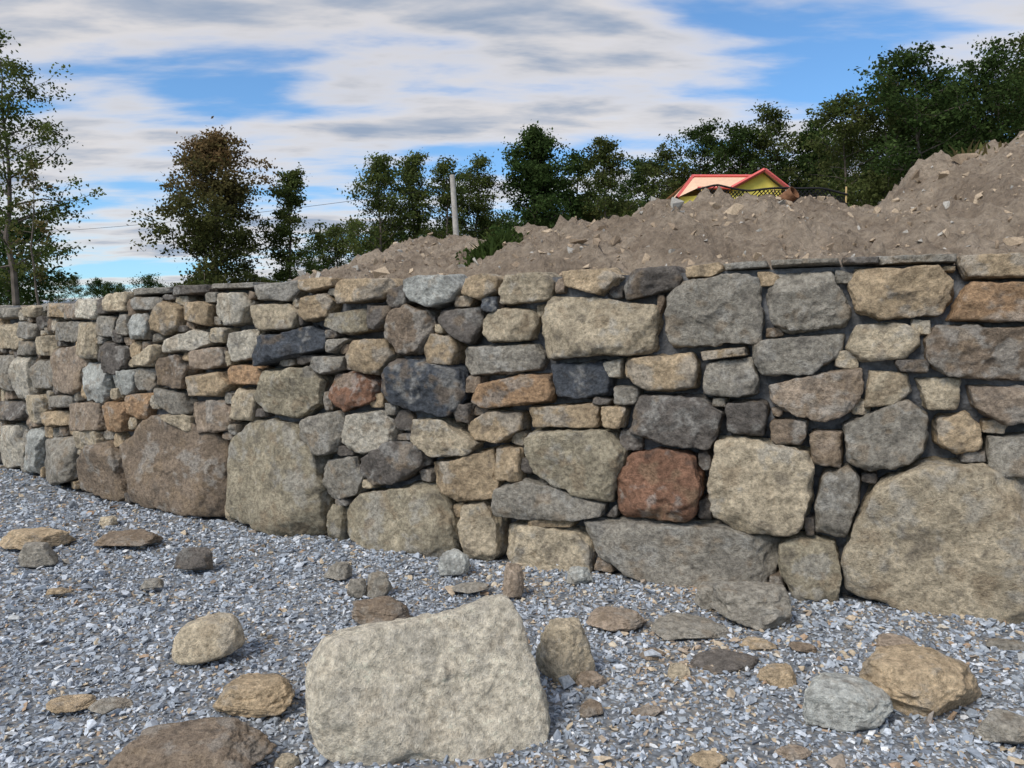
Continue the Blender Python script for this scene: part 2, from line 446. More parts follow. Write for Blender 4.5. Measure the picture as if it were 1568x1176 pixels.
Fq=grid_faces(nr_,nc_)
tv=V.reshape(nr_,nc_,3)[-1]; bk=tv.copy(); tt=tangent(ss); bk[:,0]+=-tt[:,1]*0.5; bk[:,1]+=tt[:,0]*0.5
bb2=bk.copy(); bb2[:,2]=-0.1
Vt=np.concatenate([tv,bk,bb2]); Ft=grid_faces(3,nc_)+len(V)
mesh_obj('mortar_core',np.concatenate([V,Vt]),np.concatenate([Fq,Ft]),[M_MORTAR],None,True,parent=wall)

# ---------- ground ----------
gx=np.concatenate([[-600,-200,-60,-25],np.arange(-14,9.01,0.1),[25,60,200,600]]); gy=np.concatenate([[-600,-200,-60,-20,-6],np.arange(0,17.01,0.1),[40,100,300,900]])
A,B=np.meshgrid(gx,gy)
def gz_(x,y):
    P_=np.stack([x,y,np.zeros_like(x)],1)
    fade=np.clip(1-(np.abs(x)-14)/10,0,1)*np.clip(1-(np.abs(y)-18)/10,0,1)
    return (0.022*fbm(P_*0.9,3,21)+0.008*fbm(P_*4,2,22))*fade - 0.01
Z=gz_(A.ravel(),B.ravel())
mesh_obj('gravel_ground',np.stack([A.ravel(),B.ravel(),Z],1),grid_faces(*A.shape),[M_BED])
def chip(rng,n=9):
    bm=bmesh.new()
    for _ in range(n):
        v=rng.normal(size=3); v/=np.linalg.norm(v); v*=rng.uniform(0.75,1.0); bm.verts.new(v)
    bmesh.ops.convex_hull(bm,input=bm.verts[:])
    bm.verts.ensure_lookup_table()
    for v in [v for v in bm.verts if not v.link_faces]: bm.verts.remove(v)
    bmesh.ops.triangulate(bm,faces=bm.faces[:]); bm.verts.index_update()
    V=np.array([v.co[:] for v in bm.verts]); Fc=np.array([[q.index for q in f.verts] for f in bm.faces]); bm.free(); return V,Fc
CH=[chip(RNG,8) for _ in range(16)]
def scatter(pos,scale,cols,flat=None):
    n=len(pos); k=RNG.integers(len(CH),size=n); VV=[];FF=[];CC=[];nv=0
    q=RNG.normal(size=(n,4)); q/=np.linalg.norm(q,axis=1,keepdims=True); w,x,y,z=q.T
    R=np.stack([1-2*(y*y+z*z),2*(x*y-z*w),2*(x*z+y*w),2*(x*y+z*w),1-2*(x*x+z*z),2*(y*z-x*w),2*(x*z-y*w),2*(y*z+x*w),1-2*(x*x+y*y)],1).reshape(n,3,3)
    an=np.stack([RNG.uniform(.9,1.5,n),RNG.uniform(.6,1.0,n),RNG.uniform(.35,.8,n)],1)
    for i,(V,Fc) in enumerate(CH):
        m=np.where(k==i)[0]
        if len(m)==0: continue
        X=V[None]*an[m][:,None]*scale[m][:,None,None]
        X=np.einsum('nij,nvj->nvi',R[m],X)
        if flat is not None: X[:,:,2]*=flat
        X+=pos[m][:,None]
        FF.append((Fc[None]+(np.arange(len(m))*len(V))[:,None,None]+nv).reshape(-1,3)); VV.append(X.reshape(-1,3)); CC.append(np.repeat(cols[m],len(V),0)); nv+=len(m)*len(V)
    return np.concatenate(VV),np.concatenate(FF),np.concatenate(CC)
n=420000
X=RNG.uniform(-9.5,5.0,n); Y=RNG.uniform(1.9,12,n)
d=np.hypot(X,Y); keep=(Y<wall_y(X)+0.06)&(RNG.random(n)<np.clip(1.45-d*0.14,0.22,1))&(np.abs(X)<Y*0.78+0.7)
X=X[keep];Y=Y[keep];d=d[keep];n=len(X)
sc=np.exp(RNG.normal(math.log(0.0132),0.36,n))*(1+0.09*np.clip(d-3,0,8))
pos=np.stack([X,Y,gz_(X,Y)+sc*RNG.uniform(-0.1,0.45,n)],1)
gp=lin(np.array([(170,178,188),(150,159,170),(194,200,208),(126,133,143),(214,216,218),(164,171,178),(190,174,150),(174,150,126),(142,150,160)]))
pr=np.array([.2,.18,.16,.12,.05,.15,.055,.025,.08]); 
cols=gp[RNG.choice(9,size=n,p=pr/pr.sum())]*RNG.uniform(0.82,1.12,(n,1))
warm=np.clip(fbm(np.stack([X*1.3,Y*1.3,X*0],1),2,77)*0.9+np.clip((X+0.2)*0.25,-.2,.3)-np.clip(Y-4.5,0,3)*0.2,0,0.75)
sw=RNG.random(n)<warm*0.6
cols[sw]=lin(np.array([(184,168,146),(168,151,132),(198,186,166),(150,136,120)]))[RNG.integers(4,size=sw.sum())]
V,Fc,C=scatter(pos,sc,cols,flat=0.7)
print('gravel',n,len(Fc))
mesh_obj('gravel',V,Fc,[M_GRAVEL],np.clip(C,0,.8),smooth=False)
n=1300
X=RNG.uniform(-6,4.5,n);Y=RNG.uniform(1.9,9,n)
keep=(Y<wall_y(X)-0.08)&((RNG.random(n)<np.clip(0.35+0.3*(X+0.5)-0.12*(Y-3.2),0.10,1))|(np.abs(wall_y(X)-Y)<0.25))
X=X[keep];Y=Y[keep];n=len(X)
sc=np.exp(RNG.normal(math.log(0.028),0.38,n)); pos=np.stack([X,Y,gz_(X,Y)+sc*0.35],1)
cols=lin(np.array([(190,173,150),(166,152,136),(200,192,178),(146,138,130),(176,178,178),(174,148,124)]))[RNG.integers(6,size=n)]
V,Fc,C=scatter(pos,sc,cols,flat=0.5)
mesh_obj('stone_chips',V,Fc,[M_GRAVEL],C,smooth=False)

# ---------- free rocks ----------
def free_rock(name,px,py,w,h,code,flat=0.5,round_=False,top=0.12):
    rng=np.random.default_rng(int(px*7+py*13))
    g=on_ground(px,py+h*0.28); d=g[1]
    rx=w*d/F/2; rz=max(h*d/F*flat*0.5,0.010); ry=rx*rng.uniform(0.65,0.85)
    nang=12
    nr=rng.normal(size=(nang,3))+np.array([0,-.2,.3]); nr/=np.linalg.norm(nr,axis=1,keepdims=True)
    ya=rng.uniform(-.5,.5)
    base=[(math.cos(ya+a),math.sin(ya+a),rng.uniform(.0,.4)) for a in np.array([0,1.2,2.2,3.1,4.3,5.3])+rng.uniform(-.25,.25,6)]
    base+= [(0,0,-1),(rng.normal()*top,rng.normal()*top-0.10,1)]
    base=np.array(base)
    nr=np.concatenate([base/np.linalg.norm(base,axis=1,keepdims=True),nr]); of=np.concatenate([rng.uniform(.8,1,len(base)),rng.uniform(0.88,1.15,nang)])
    p=34
    if round_: p=5; of=np.full(len(of),1.0)
    D,Fc=ICO[6 if w>70 else 5]
    V=plane_rock(D,nr,of,p); V=(V-(V.max(0)+V.min(0))/2); V/=np.abs(V).max(0)
    o=rng.uniform(0,60,3); sd=int(rng.integers(1e6)); a=0.4 if round_ else 0.9
    V=V+D*((fbm(V*2.0+o,4,sd,0.6)*0.045-np.abs(fbm(V*2.6+o,3,sd+3,0.6))*0.06)*a)[:,None]
    V*=np.array([rx,ry,rz])
    V+=D*(fbm(V*35+o,3,sd+8,0.6)*0.0022)[:,None]
    rl=rng.normal(0,0.06); c_,s_=math.cos(rl),math.sin(rl)
    V=V@np.array([[c_,0,s_],[0,1,0],[-s_,0,c_]])
    z0=-V[:,2].min()*0.85
    rr=rng.random(); col=stone_cols(V,lin(PAL[code])*rng.uniform(1.3,1.42),rr,k=1.4,con=0.7)
    ob=mesh_obj(name,V,Fc,[M_STONE],col,True)
    ob.location=(g[0],g[1],z0); return ob
FR=[(318,988,112,66,'b',1.0,1),(388,1064,132,60,'t',.75,0),(292,1146,250,105,'n',.45,0),(112,1072,80,26,'t',.4,0),(170,1080,60,18,'g',.4,0),
(866,1005,95,95,'b',1.0,0),(585,938,95,44,'n',.75,0),(580,900,40,38,'g',1.0,0),(548,904,32,28,'g',1,0),(517,876,44,26,'g',.9,0),
(786,896,34,46,'p',1.15,0),(695,866,50,36,'w',1,0),(888,884,42,26,'w',1,0),(62,852,56,34,'g',1,0),(58,824,104,34,'t',.7,0),(195,827,98,22,'n',.8,0),
(165,801,32,18,'b',.9,0),(300,860,58,34,'d',1,0),(232,893,38,20,'g',.7,0),(945,946,96,34,'p',.55,0),(1060,956,130,38,'g',.4,0),
(1108,1008,120,34,'d',.35,0),(1150,930,122,60,'g',1.0,0),(1084,917,44,38,'g',1,0),(1190,1036,62,36,'t',.8,0),(1040,1030,40,30,'b',.7,0),
(1292,1072,145,90,'w',.75,0),(1412,1042,200,115,'t',.75,0),(1372,986,62,34,'p',.6,0),(1540,1115,98,60,'g',.65,0),(1542,986,75,20,'g',.5,0),
(905,1085,40,30,'n',.6,0),(1000,1000,44,20,'n',.5,0),(1085,1160,60,26,'t',.5,0),(720,898,56,16,'g',.5,0),(440,1165,40,24,'b',.7,0),(905,1040,50,28,'p',.6,0),
(1160,985,60,18,'t',.5,0),(1230,990,46,16,'n',.5,0),(990,1090,50,18,'p',.5,0),(1215,1150,60,24,'p',.5,0),(90,905,34,14,'t',.6,0)]
for (px,py,w,h,c,fl,rd) in FR: free_rock('rock',px,py,w,h,c,fl,round_=bool(rd))
# big foreground boulder
n3=np.array([0.08,-0.92,0.36]); n3/=np.linalg.norm(n3); a3=np.array([1,0.06,0]); a3-=n3*(a3@n3); a3/=np.linalg.norm(a3); b3=np.cross(n3,a3)
if b3[2]<0: b3=-b3
P0=np.array([-0.33,2.80,0.25])
bp=[(449,1015),(458,985),(480,968),(560,955),(700,920),(770,906),(800,918),(814,955),(837,1040),(854,1110),(846,1155),(780,1182),(690,1200),(530,1190),(476,1155),(460,1105)]
pl=[]
for x,y in bp:
    r=ray(x,y); t=((P0-np.array([0,0,CAMH]))@n3)/(r@n3); q=np.array([0,0,CAMH])+r*t-P0; pl.append((q@a3,q@b3))
pl=hull2(pl); cen=pl.mean(0); rg=np.random.default_rng(12)
rb_=np.ptp(pl[:,1])/2
V,Fc=build_stone(pl-cen,0.15,0.26,rg,p=22,lvl=7,rough=1.0,gap=0.0,cuts=4,cutr=(0.92,1.15),
   extra=[((-0.10,1.0,0.75),(0.80*rb_+0.15*0.75)/1.25),((-0.1,-1.0,0.5),(0.86*rb_+0.15*0.5)/1.12),((0.95,0.1,0.5),0.46),((-0.9,0.25,0.6),0.46)])
# weathered chisel-like pits on the face
V=V-np.array([0,0,1])*(0.016*np.clip(fbm(V*5+3,3,71,0.6)-0.35,0,1)*(V[:,2]>0))[:,None]
O=P0+a3*cen[0]+b3*cen[1]
W=V[:,[0]]*a3+V[:,[1]]*b3+(V[:,[2]]-0.15)*n3
ob=mesh_obj('boulder',W,Fc,[M_STONE],stone_cols(V,lin((218,208,188))*1.08,0.37,k=1.8,con=0.5),True); ob.location=O

# ---------- terrain behind ----------
def sst(x,a,b):
    t=np.clip((x-a)/(b-a),0,1); return t*t*(3-2*t)
def terr(x,y):
    return 1.80+ 9.0*sst(x,2,48)*sst(y,14,62)+ 9*sst(x,30,110)*sst(y,20,110)+1.2*sst(y,60,220)
tx=np.concatenate([[-700,-350],np.arange(-180,-14,6),np.arange(-14,10,0.5),np.arange(10,220,4),[350,700]])
td=np.concatenate([[0.38,0.42],np.arange(0.6,20,0.7),np.arange(20,200,5),[300,600,1200]])
A,B=np.meshgrid(tx,td); Y0=np.interp(A,PATH[:,0],PATH[:,1]); Yt=Y0+B
Z=terr(A,Yt); Z[0,:]=-0.2
mesh_obj('hill_terrain',np.stack([A.ravel(),Yt.ravel(),Z.ravel()],1),grid_faces(*A.shape),[M_FIELD])
c1=[(700,425),(715,405),(760,374),(800,351),(870,332),(930,326),(960,318),(985,300),(1010,311),(1050,310),(1090,302),(1140,302),(1200,311),(1300,313),(1340,296),(1390,258),(1470,232),(1568,200),(1750,160),(2000,170)]
c2=[(500,440),(515,426),(540,409),(575,389),(605,375),(650,364),(700,363),(735,368),(765,380),(820,420)]
K1=np.array([at_depth(x,y,10.0)[[0,2]] for x,y in c1]); K2=np.array([at_depth(x,y,12.5)[[0,2]] for x,y in c2])
mx_=np.arange(-6,12,0.04); md=np.concatenate([np.arange(0.3,8,0.04),np.arange(8,14,0.12)])
A,B=np.meshgrid(mx_,md); Yt=np.interp(A,PATH[:,0],PATH[:,1])+B
yt=np.interp(A,PATH[:,0],PATH[:,1])+0.35
def ridge(K,Yc):
    H=np.interp(A,K[:,0],K[:,1],left=0.5)-1.84
    t=(Yt-yt)/(Yc-yt); fr=np.clip(t,0,1); fr=0.35*fr+0.65*(fr*fr*(3-2*fr)) 
    bk=np.clip(1-(Yt-Yc)*0.5/np.maximum(H,0.2),-1,1); 
    return 1.84+np.where(H>0,H*np.where(Yt<Yc,fr,bk),H)
P_=np.stack([A.ravel(),Yt.ravel(),A.ravel()*0],1)
Zm=np.maximum(ridge(K1,10.0),ridge(K2,12.5))
up=np.clip((Zm-1.80)/0.5,0,1)
rg_=fbm(P_*1.9,4,33,0.6,True); lump=np.maximum(fbm(P_*5.0,3,38,0.6),0.1)
nz_=(0.09*fbm(P_*0.9,3,31)+0.085*(rg_-rg_.mean())+0.085*(lump-lump.mean())+0.028*fbm(P_*11,3,35,0.65)).reshape(A.shape)
Zm=Zm+nz_*np.clip(up+0.15,0,1)-0.12
Zm=np.maximum(Zm,1.3)
mesh_obj('dirt_mound',np.stack([A.ravel(),Yt.ravel(),Zm.ravel()],1),grid_faces(*A.shape),[M_DIRT])
idx=RNG.choice(A.size,12000); ok=(Zm.ravel()[idx]>1.95)&(Yt.ravel()[idx]<13); idx=idx[ok]; n=len(idx)
sc=np.exp(RNG.normal(math.log(0.020),0.7,n)); sc=np.minimum(sc,0.16)
pos=np.stack([A.ravel()[idx],Yt.ravel()[idx],Zm.ravel()[idx]+sc*0.1],1)
cols=lin(np.array([(172,154,132),(160,142,121),(182,164,141),(148,131,112),(172,168,160)]))[RNG.integers(5,size=n)]*0.95
V,Fc,C=scatter(pos,sc,cols); mesh_obj('dirt_clods',V,Fc,[M_GRAVEL],C,smooth=False)
def mound_z(x,y):
    j=np.argmin(abs(mx_-x)); return float(np.interp(y,Yt[:,j],Zm[:,j]))

# ---------- trees ----------
def tube(path,rad,sides=5):
    path=np.array(path,float); rad=np.array(rad,float); n=len(path)
    T=np.gradient(path,axis=0); T/=np.linalg.norm(T,axis=1,keepdims=True)+1e-9
    ref=np.where(np.abs(T[:,[2]])>0.9,np.array([[1.,0,0]]),np.array([[0,0,1.]]))
    U=np.cross(T,ref); U/=np.linalg.norm(U,axis=1,keepdims=True)+1e-9; W=np.cross(T,U)
    a=np.arange(sides)/sides*2*math.pi
    V=path[:,None]+rad[:,None,None]*(U[:,None]*np.cos(a)[None,:,None]+W[:,None]*np.sin(a)[None,:,None])
    V=V.reshape(-1,3); i=np.arange(n-1)[:,None]*sides; j=np.arange(sides)[None]; j2=(j+1)%sides
    return V,np.stack([(i+j).ravel(),(i+j2).ravel(),(i+sides+j2).ravel(),(i+sides+j).ravel()],1)
def tree_mesh(name,H,R,seed,base=0.25,nl=26,sub=4,lpc=55,leaf=0.17,pal=((.045,.075,.018),(.06,.085,.02),(.03,.05,.014)),top=None,sig=0.13,shape='oval',tr=0.014):
    rng=np.random.default_rng(seed); VV=[];FF=[];nv=0
    def add(V,Fq):
        nonlocal nv
        VV.append(V);FF.append(Fq+nv);nv+=len(V)
    k=9; tz=np.linspace(0,0.95,k)*H; wob=np.cumsum(rng.normal(0,0.012*H,(k,2)),0); wob[0]=0; wob-=np.linspace(0,1,k)[:,None]*wob[-1]*0.6
    tp=np.stack([wob[:,0],wob[:,1],tz],1); r0=H*tr; add(*tube(tp,np.linspace(r0,r0*0.12,k),7))
    cl=[]
    for i in range(nl):
        u=(i+rng.random())/nl; t=base+(0.95-base)*u
        p=np.array([np.interp(t*H,tz,tp[:,0]),np.interp(t*H,tz,tp[:,1]),t*H])
        if shape=='oval': prof=max(0.30,math.sin(math.pi*min(1,(0.18+0.78*u)))**0.7)
        elif shape=='vase': prof=0.45+0.6*math.sin(math.pi*min(1,(u*0.75+0.2)))
        else: prof=max(0.15,1.0-u*0.85)
        L=R*prof*rng.uniform(0.6,1.12); az=i*2.399+rng.uniform(-.5,.5); el=rng.uniform(0.15,0.6)+0.35*u
        dr=np.array([math.cos(az)*math.cos(el),math.sin(az)*math.cos(el),math.sin(el)])
        pts=[p]; 
        for s_ in range(4):
            dr=dr+rng.normal(0,0.14,3)+np.array([0,0,-0.03]); dr/=np.linalg.norm(dr); pts.append(pts[-1]+dr*L/4)
        rr=r0*0.38*(1-0.6*u); add(*tube(pts,np.linspace(rr,rr*0.25,5),4))
        pts=np.array(pts); cl.append(pts[-1])
        for s_ in range(sub):
            q=pts[rng.integers(1,5)]; d2=dr*0.4+rng.normal(0,0.6,3); d2/=np.linalg.norm(d2); L2=L*rng.uniform(0.2,0.45)
            e=q+d2*L2; add(*tube([q,(q+e)/2+rng.normal(0,0.05*L2,3),e],[rr*0.35,rr*0.25,rr*0.12],3)); cl.append(e)
            if rng.random()<0.4: cl.append((q+e)/2)
    cl.append(tp[-1]); nb=sum(len(f) for f in FF); nbv=nv
    cl=np.array(cl); m=len(cl); cnt=np.maximum(4,(lpc*rng.uniform(0.3,1.5,m)).astype(int)); ci=np.repeat(np.arange(m),cnt); n=len(ci)
    sg=R*sig*rng.uniform(0.55,1.2,m)
    c=cl[ci]+rng.normal(0,1,(n,3))*sg[ci][:,None]*np.array([1,1,0.6])
    nrm=rng.normal(size=(n,3))+np.array([0,0,0.7]); nrm/=np.linalg.norm(nrm,axis=1,keepdims=True)
    a=rng.normal(size=(n,3)); a-=nrm*(a*nrm).sum(1,keepdims=True); a/=np.linalg.norm(a,axis=1,keepdims=True); b_=np.cross(nrm,a)
    s=leaf*rng.uniform(0.55,1.3,n)[:,None]
    Q=np.stack([c-a*s*0.5,c-b_*s*0.32+a*s*.05,c+a*s*0.55,c+b_*s*0.32-a*s*.03],1).reshape(-1,3)
    VV.append(Q); FF.append(np.arange(n*4).reshape(-1,4)+nv)
    pal=np.array(pal)*1.35; w=rng.random((m,len(pal)))**2; w/=w.sum(1,keepdims=True); pc=w@pal*rng.uniform(0.65,1.35,(m,1))
    if top is not None:
        tt_=np.clip((cl[:,2]/H-0.55)/0.35,0,1)[:,None]*rng.uniform(0.3,1,(m,1)); pc=pc*(1-tt_)+np.array(top)*tt_
    lc=pc[ci]*rng.uniform(0.75,1.25,(n,1)); col=np.concatenate([np.full((nbv,3),0.1),np.repeat(lc,4,0)])
    V=np.concatenate(VV);Fq=np.concatenate(FF); mi=np.zeros(len(Fq),int); mi[nb:]=1
    return mesh_obj(name,V,Fq,[M_BARK,M_LEAF],col,smooth=False,midx=mi)
def put_tree(name,px,ytop,d,wpx,seed,**kw):
    g=at_depth(px,ytop,d); zb=float(terr(np.array(g[0]),np.array(d))); H=(g[2]-zb)*1.0
    ob=tree_mesh(name,H,wpx*d/F/2,seed,**kw); ob.location=(g[0],d,zb-0.1); return ob
DG=((.035,.06,.018),(.05,.075,.024),(.028,.045,.015)); YG=((.07,.095,.03),(.10,.11,.035),(.05,.07,.022))
put_tree('oak_tree',322,203,34,172,1,base=0.08,nl=44,sub=7,lpc=75,leaf=0.15,pal=((.06,.07,.024),(.08,.08,.028),(.04,.05,.018)),top=(.22,.14,.07),sig=0.12)
put_tree('maple_tree',440,256,36,98,2,base=0.12,nl=30,sub=6,lpc=42,leaf=0.14,pal=YG,sig=0.13)
put_tree('ash_tree',8,88,24,200,3,base=0.22,nl=24,sub=6,lpc=50,leaf=0.11,pal=YG,sig=0.11,shape='vase')
put_tree('sapling_tree',48,225,20,66,4,base=0.3,nl=12,sub=3,lpc=16,leaf=0.08,pal=((.12,.09,.04),(.08,.09,.03)),sig=0.15,tr=0.008)
put_tree('maple_tree',580,234,42,112,5,base=0.08,nl=38,sub=7,lpc=42,leaf=0.15,pal=YG,sig=0.14)
put_tree('maple_tree',632,226,44,98,6,base=0.08,nl=38,sub=7,lpc=42,leaf=0.15,pal=YG,sig=0.14)
put_tree('maple_tree',684,240,43,92,7,base=0.10,nl=32,sub=6,lpc=38,leaf=0.15,pal=YG,sig=0.14)
put_tree('maple_tree',738,236,45,104,8,base=0.08,nl=38,sub=7,lpc=42,leaf=0.15,pal=YG,sig=0.14)
put_tree('oak_tree',825,193,45,128,9,base=0.06,nl=50,sub=8,lpc=72,leaf=0.18,pal=DG)
put_tree('maple_tree',930,206,46,112,10,base=0.08,nl=36,sub=7,lpc=46,leaf=0.16,pal=((.07,.09,.03),(.09,.09,.03),(.04,.06,.02)),sig=0.13)
put_tree('maple_tree',878,224,50,95,31,base=0.10,nl=28,sub=6,lpc=52,leaf=0.20,pal=DG)
forest=empty('distant_forest')
var=[]
for i in range(6):
    o=tree_mesh('forest_tree_%d'%i,14,3.0+0.4*(i%3),100+i,base=0.36 if i%2 else 0.2,nl=26,sub=6,lpc=34,leaf=0.26,pal=DG if i not in (3,4) else ((.06,.08,.025),(.075,.085,.03)),sig=0.13,tr=0.011)
    o.parent=forest; var.append(o)
first=[True]*6
def fput(px,ytop,d,hh,i=None,wd=1.0):
    g=at_depth(px,ytop,d); i=RNG.integers(6) if i is None else i; s=hh/14.0
    if first[i]: o=var[i]; first[i]=False
    else:
        o=bpy.data.objects.new('forest_tree',var[i].data); scene.collection.objects.link(o); o.parent=forest
    o.location=(g[0],d,g[2]-hh*1.0); o.rotation_euler=(RNG.normal(0,.03),RNG.normal(0,.03),RNG.uniform(0,6.28)); o.scale=(s*RNG.uniform(.85,1.2)*wd,s*RNG.uniform(.85,1.2)*wd,s)
cont=[(960,255),(1000,238),(1040,228),(1080,195),(1110,180),(1140,200),(1165,172),(1195,175),(1225,190),(1260,165),(1300,140),(1350,108),(1400,92),(1450,106),(1500,90),(1560,66),(1640,60),(1750,50),(1900,60)]
for x in np.arange(985,1850,46):
    y=np.interp(x,[c[0] for c in cont],[c[1] for c in cont])+RNG.uniform(-18,14)
    d=RNG.uniform(50,58) if x>1290 else RNG.uniform(68,72)
    fput(x,y,d,RNG.uniform(12,15))
for x in np.arange(965,1850,40):
    y=np.interp(x,[c[0] for c in cont],[c[1] for c in cont])+RNG.uniform(40,65)
    fput(x,y,RNG.uniform(70,78),RNG.uniform(11,13))
for x in np.arange(965,1850,46):
    y=np.interp(x,[c[0] for c in cont],[c[1] for c in cont])+RNG.uniform(85,115)
    fput(x,y,RNG.uniform(72,78),RNG.uniform(9,11),i=0)
for x in np.arange(490,980,24): fput(x+RNG.uniform(-8,8),np.interp(x,[490,520,560,780,980],[352,338,345,335,295])+RNG.uniform(-10,14),RNG.uniform(62,75),RNG.uniform(8,11),i=int(RNG.choice([0,2,4])))
for x in np.arange(-300,500,26): fput(x+RNG.uniform(-8,8),np.interp(x,[-300,0,110,160,200,500],[390,398,425,430,430,415])+RNG.uniform(-7,10),RNG.uniform(120,150),RNG.uniform(9,13))
for x in np.arange(-320,30,80): fput(x,RNG.uniform(150,300) if x<-60 else 330,RNG.uniform(40,60),12)

# ---------- utility pole + cable ----------
g=at_depth(697,268,32); zb=float(terr(np.array(g[0]),np.array(32.)))
M_POLE=simple_mat('weathered_wood',(0.42,0.39,0.36),0.3,4,0.01)
V,Fq=tube([(0.25,0,0),(0.08,0,(g[2]-zb)/2),(-0.12,0,g[2]-zb)],[0.14,0.125,0.105],12)
V2,F2=tube([(-0.12,0,g[2]-zb),(-0.121,0,g[2]-zb+0.02)],[0.105,0.001],12)
ob=mesh_obj('utility_pole',np.concatenate([V,V2]),np.concatenate([Fq,F2+len(V)]),[M_POLE]); ob.location=(g[0],32,zb)
M_BLACK=simple_mat('black_cable',(0.02,0.02,0.022),0.1,5,0)
a=at_depth(697,285,32); e=at_depth(-150,365,32+8); tt_=np.linspace(0,1,30)[:,None]
pth=a*(1-tt_)+e*tt_; pth[:,2]-=(4*tt_*(1-tt_)*0.4)[:,0]
V,Fq=tube(pth,np.full(30,0.009),5); mesh_obj('overhead_cable',V,Fq,[M_BLACK])

# ---------- yellow house ----------
house=empty('yellow_house')
M_YEL=simple_mat('yellow_sheathing',(0.80,0.66,0.14),0.12,2,0.0); M_ROOF=simple_mat('peach_roof',(0.78,0.52,0.36),0.12,3,0.01); M_RED=simple_mat('red_trim',(0.66,0.14,0.13),0.1,4,0); M_GLASS=simple_mat('window_glass',(0.05,0.06,0.07),0.1,2,0,0.15)
def hp(x,y,d=60.0): return at_depth(x,y,d)
xl=hp(1036,303)[0]; xr=hp(1196,303)[0]; ze=hp(1100,288)[2]; zr=hp(1100,271,64)[2]; xrl=hp(1060,273,64)[0]; xrr=hp(1170,273,64)[0]
zb=6.0
def quads(name,Q,mat): 
    V=np.array(Q,float).reshape(-1,3); return mesh_obj(name,V,np.arange(len(V)).reshape(-1,4),[mat],smooth=False,parent=house)
i_=0.35
quads('walls',[[(xl+i_,60.4,zb),(xr-i_,60.4,zb),(xr-i_,60.4,ze),(xl+i_,60.4,ze-.6)],[(xl+i_,67.6,zb),(xl+i_,60.4,zb),(xl+i_,60.4,ze-.6),(xl+i_,67.6,ze-.6)],[(xr-i_,60.4,zb),(xr-i_,67.6,zb),(xr-i_,67.6,ze),(xr-i_,60.4,ze)],[(xr-i_,67.6,zb),(xl+i_,67.6,zb),(xl+i_,67.6,ze-.6),(xr-i_,67.6,ze)]],M_YEL)
zlo=hp(1100,303)[2]
quads('roof',[[(xl,60,zlo),(xl+1.6,60,ze),(xrl,64,zr),(xrl-.001,64,zr)],[(xl+1.6,60,ze),(xr,60,ze),(xrr,64,zr),(xrl,64,zr)],[(xr,68,ze),(xl,68,ze),(xrl,64,zr),(xrr,64,zr)],[(xl,68,zlo),(xl,60,zlo),(xrl,64,zr),(xrl,64,zr-.001)],[(xr,60,ze),(xr,68,ze),(xrr,64,zr),(xrr,64,zr-.001)]],M_ROOF)
def beam(name,p,q,r,mat,par=house):
    V,Fq=tube([p,q],[r,r],4); return mesh_obj(name,V,Fq,[mat],smooth=False,parent=par)
beam('hip_trim_left',(xl,59.95,zlo),(xrl,63.9,zr+.05),0.16,M_RED); beam('ridge_trim',(xrl,63.9,zr+.05),(xrr,63.9,zr+.05),0.13,M_RED); beam('eave_trim',(xl+1.6,59.9,ze),(xr,59.9,ze),0.10,M_RED)
gxc=hp(1165,263,59)[0]; gz0=hp(1165,262,58.5)[2]; gl=hp(1118,292,58.5)[0]; gr=hp(1204,290,58.5)[0]; gzb=hp(1120,289,58.5)[2]
quads('gable_face',[[(gl+.3,58.6,zb),(gr-.3,58.6,zb),(gr-.3,58.6,gzb),(gl+.3,58.6,gzb)],[(gl+.3,58.6,gzb),(gr-.3,58.6,gzb),(gxc,58.6,gz0-.12),(gxc-.001,58.6,gz0-.12)],[(gl+.3,60.4,zb),(gl+.3,58.6,zb),(gl+.3,58.6,gzb),(gl+.3,60.4,gzb)],[(gr-.3,58.6,zb),(gr-.3,60.4,zb),(gr-.3,60.4,gzb),(gr-.3,58.6,gzb)]],M_YEL)
quads('gable_roof',[[(gl,58.2,gzb-.05),(gxc,58.2,gz0),(gxc,64,gz0),(gl,64,gzb-.05)],[(gxc,58.2,gz0),(gr,58.2,gzb-.05),(gr,64,gzb-.05),(gxc,64,gz0)]],M_ROOF)
beam('rake_trim_left',(gl,58.1,gzb),(gxc,58.1,gz0+.03),0.14,M_RED); beam('rake_trim_right',(gxc,58.1,gz0+.03),(gr,58.1,gzb),0.14,M_RED)
for k_,xx in enumerate((xl+1.5,xl+3.6,gxc-0.5)):
    yy=60.36 if k_<2 else 58.55; zt=ze-1.1 if k_<2 else gzb-0.6; hh=1.4
    quads('window_%d'%k_,[[(xx,yy,zt-hh),(xx+0.9,yy,zt-hh),(xx+0.9,yy,zt),(xx,yy,zt)]],M_GLASS)

# ---------- safety net fence ----------
net=empty('black_safety_net')
X0=at_depth(1068,300,10.1)[0]; X1=at_depth(1300,300,10.1)[0]
VV=[];FF=[];nv=0; L=X1-X0; st=0.05
def topz(x):
    u=(x-X0)/L; return at_depth(0,np.interp(u,[0,.12,.35,.6,.8,1],[290,284,292,287,289,297]),10.1)[2]
for sgn in (1,-1):
    for k_ in np.arange(-0.7,L+0.7,st):
        pts=[]
        for v_ in np.linspace(0,0.7,13):
            x=X0+k_+sgn*v_; z=3.0+v_
            if X0<=x<=X1 and z<topz(x): pts.append((x,10.1+0.04*math.sin(x*9)+0.03*math.sin(v_*20),z))
        if len(pts)>1:
            V,Fq=tube(pts,np.full(len(pts),0.008),3); VV.append(V);FF.append(Fq+nv);nv+=len(V)
pts=[(x,10.1+0.04*math.sin(x*9),topz(x)) for x in np.linspace(X0,X1,40)]
V,Fq=tube(pts,np.full(40,0.014),5); VV.append(V);FF.append(Fq+nv);nv+=len(V)
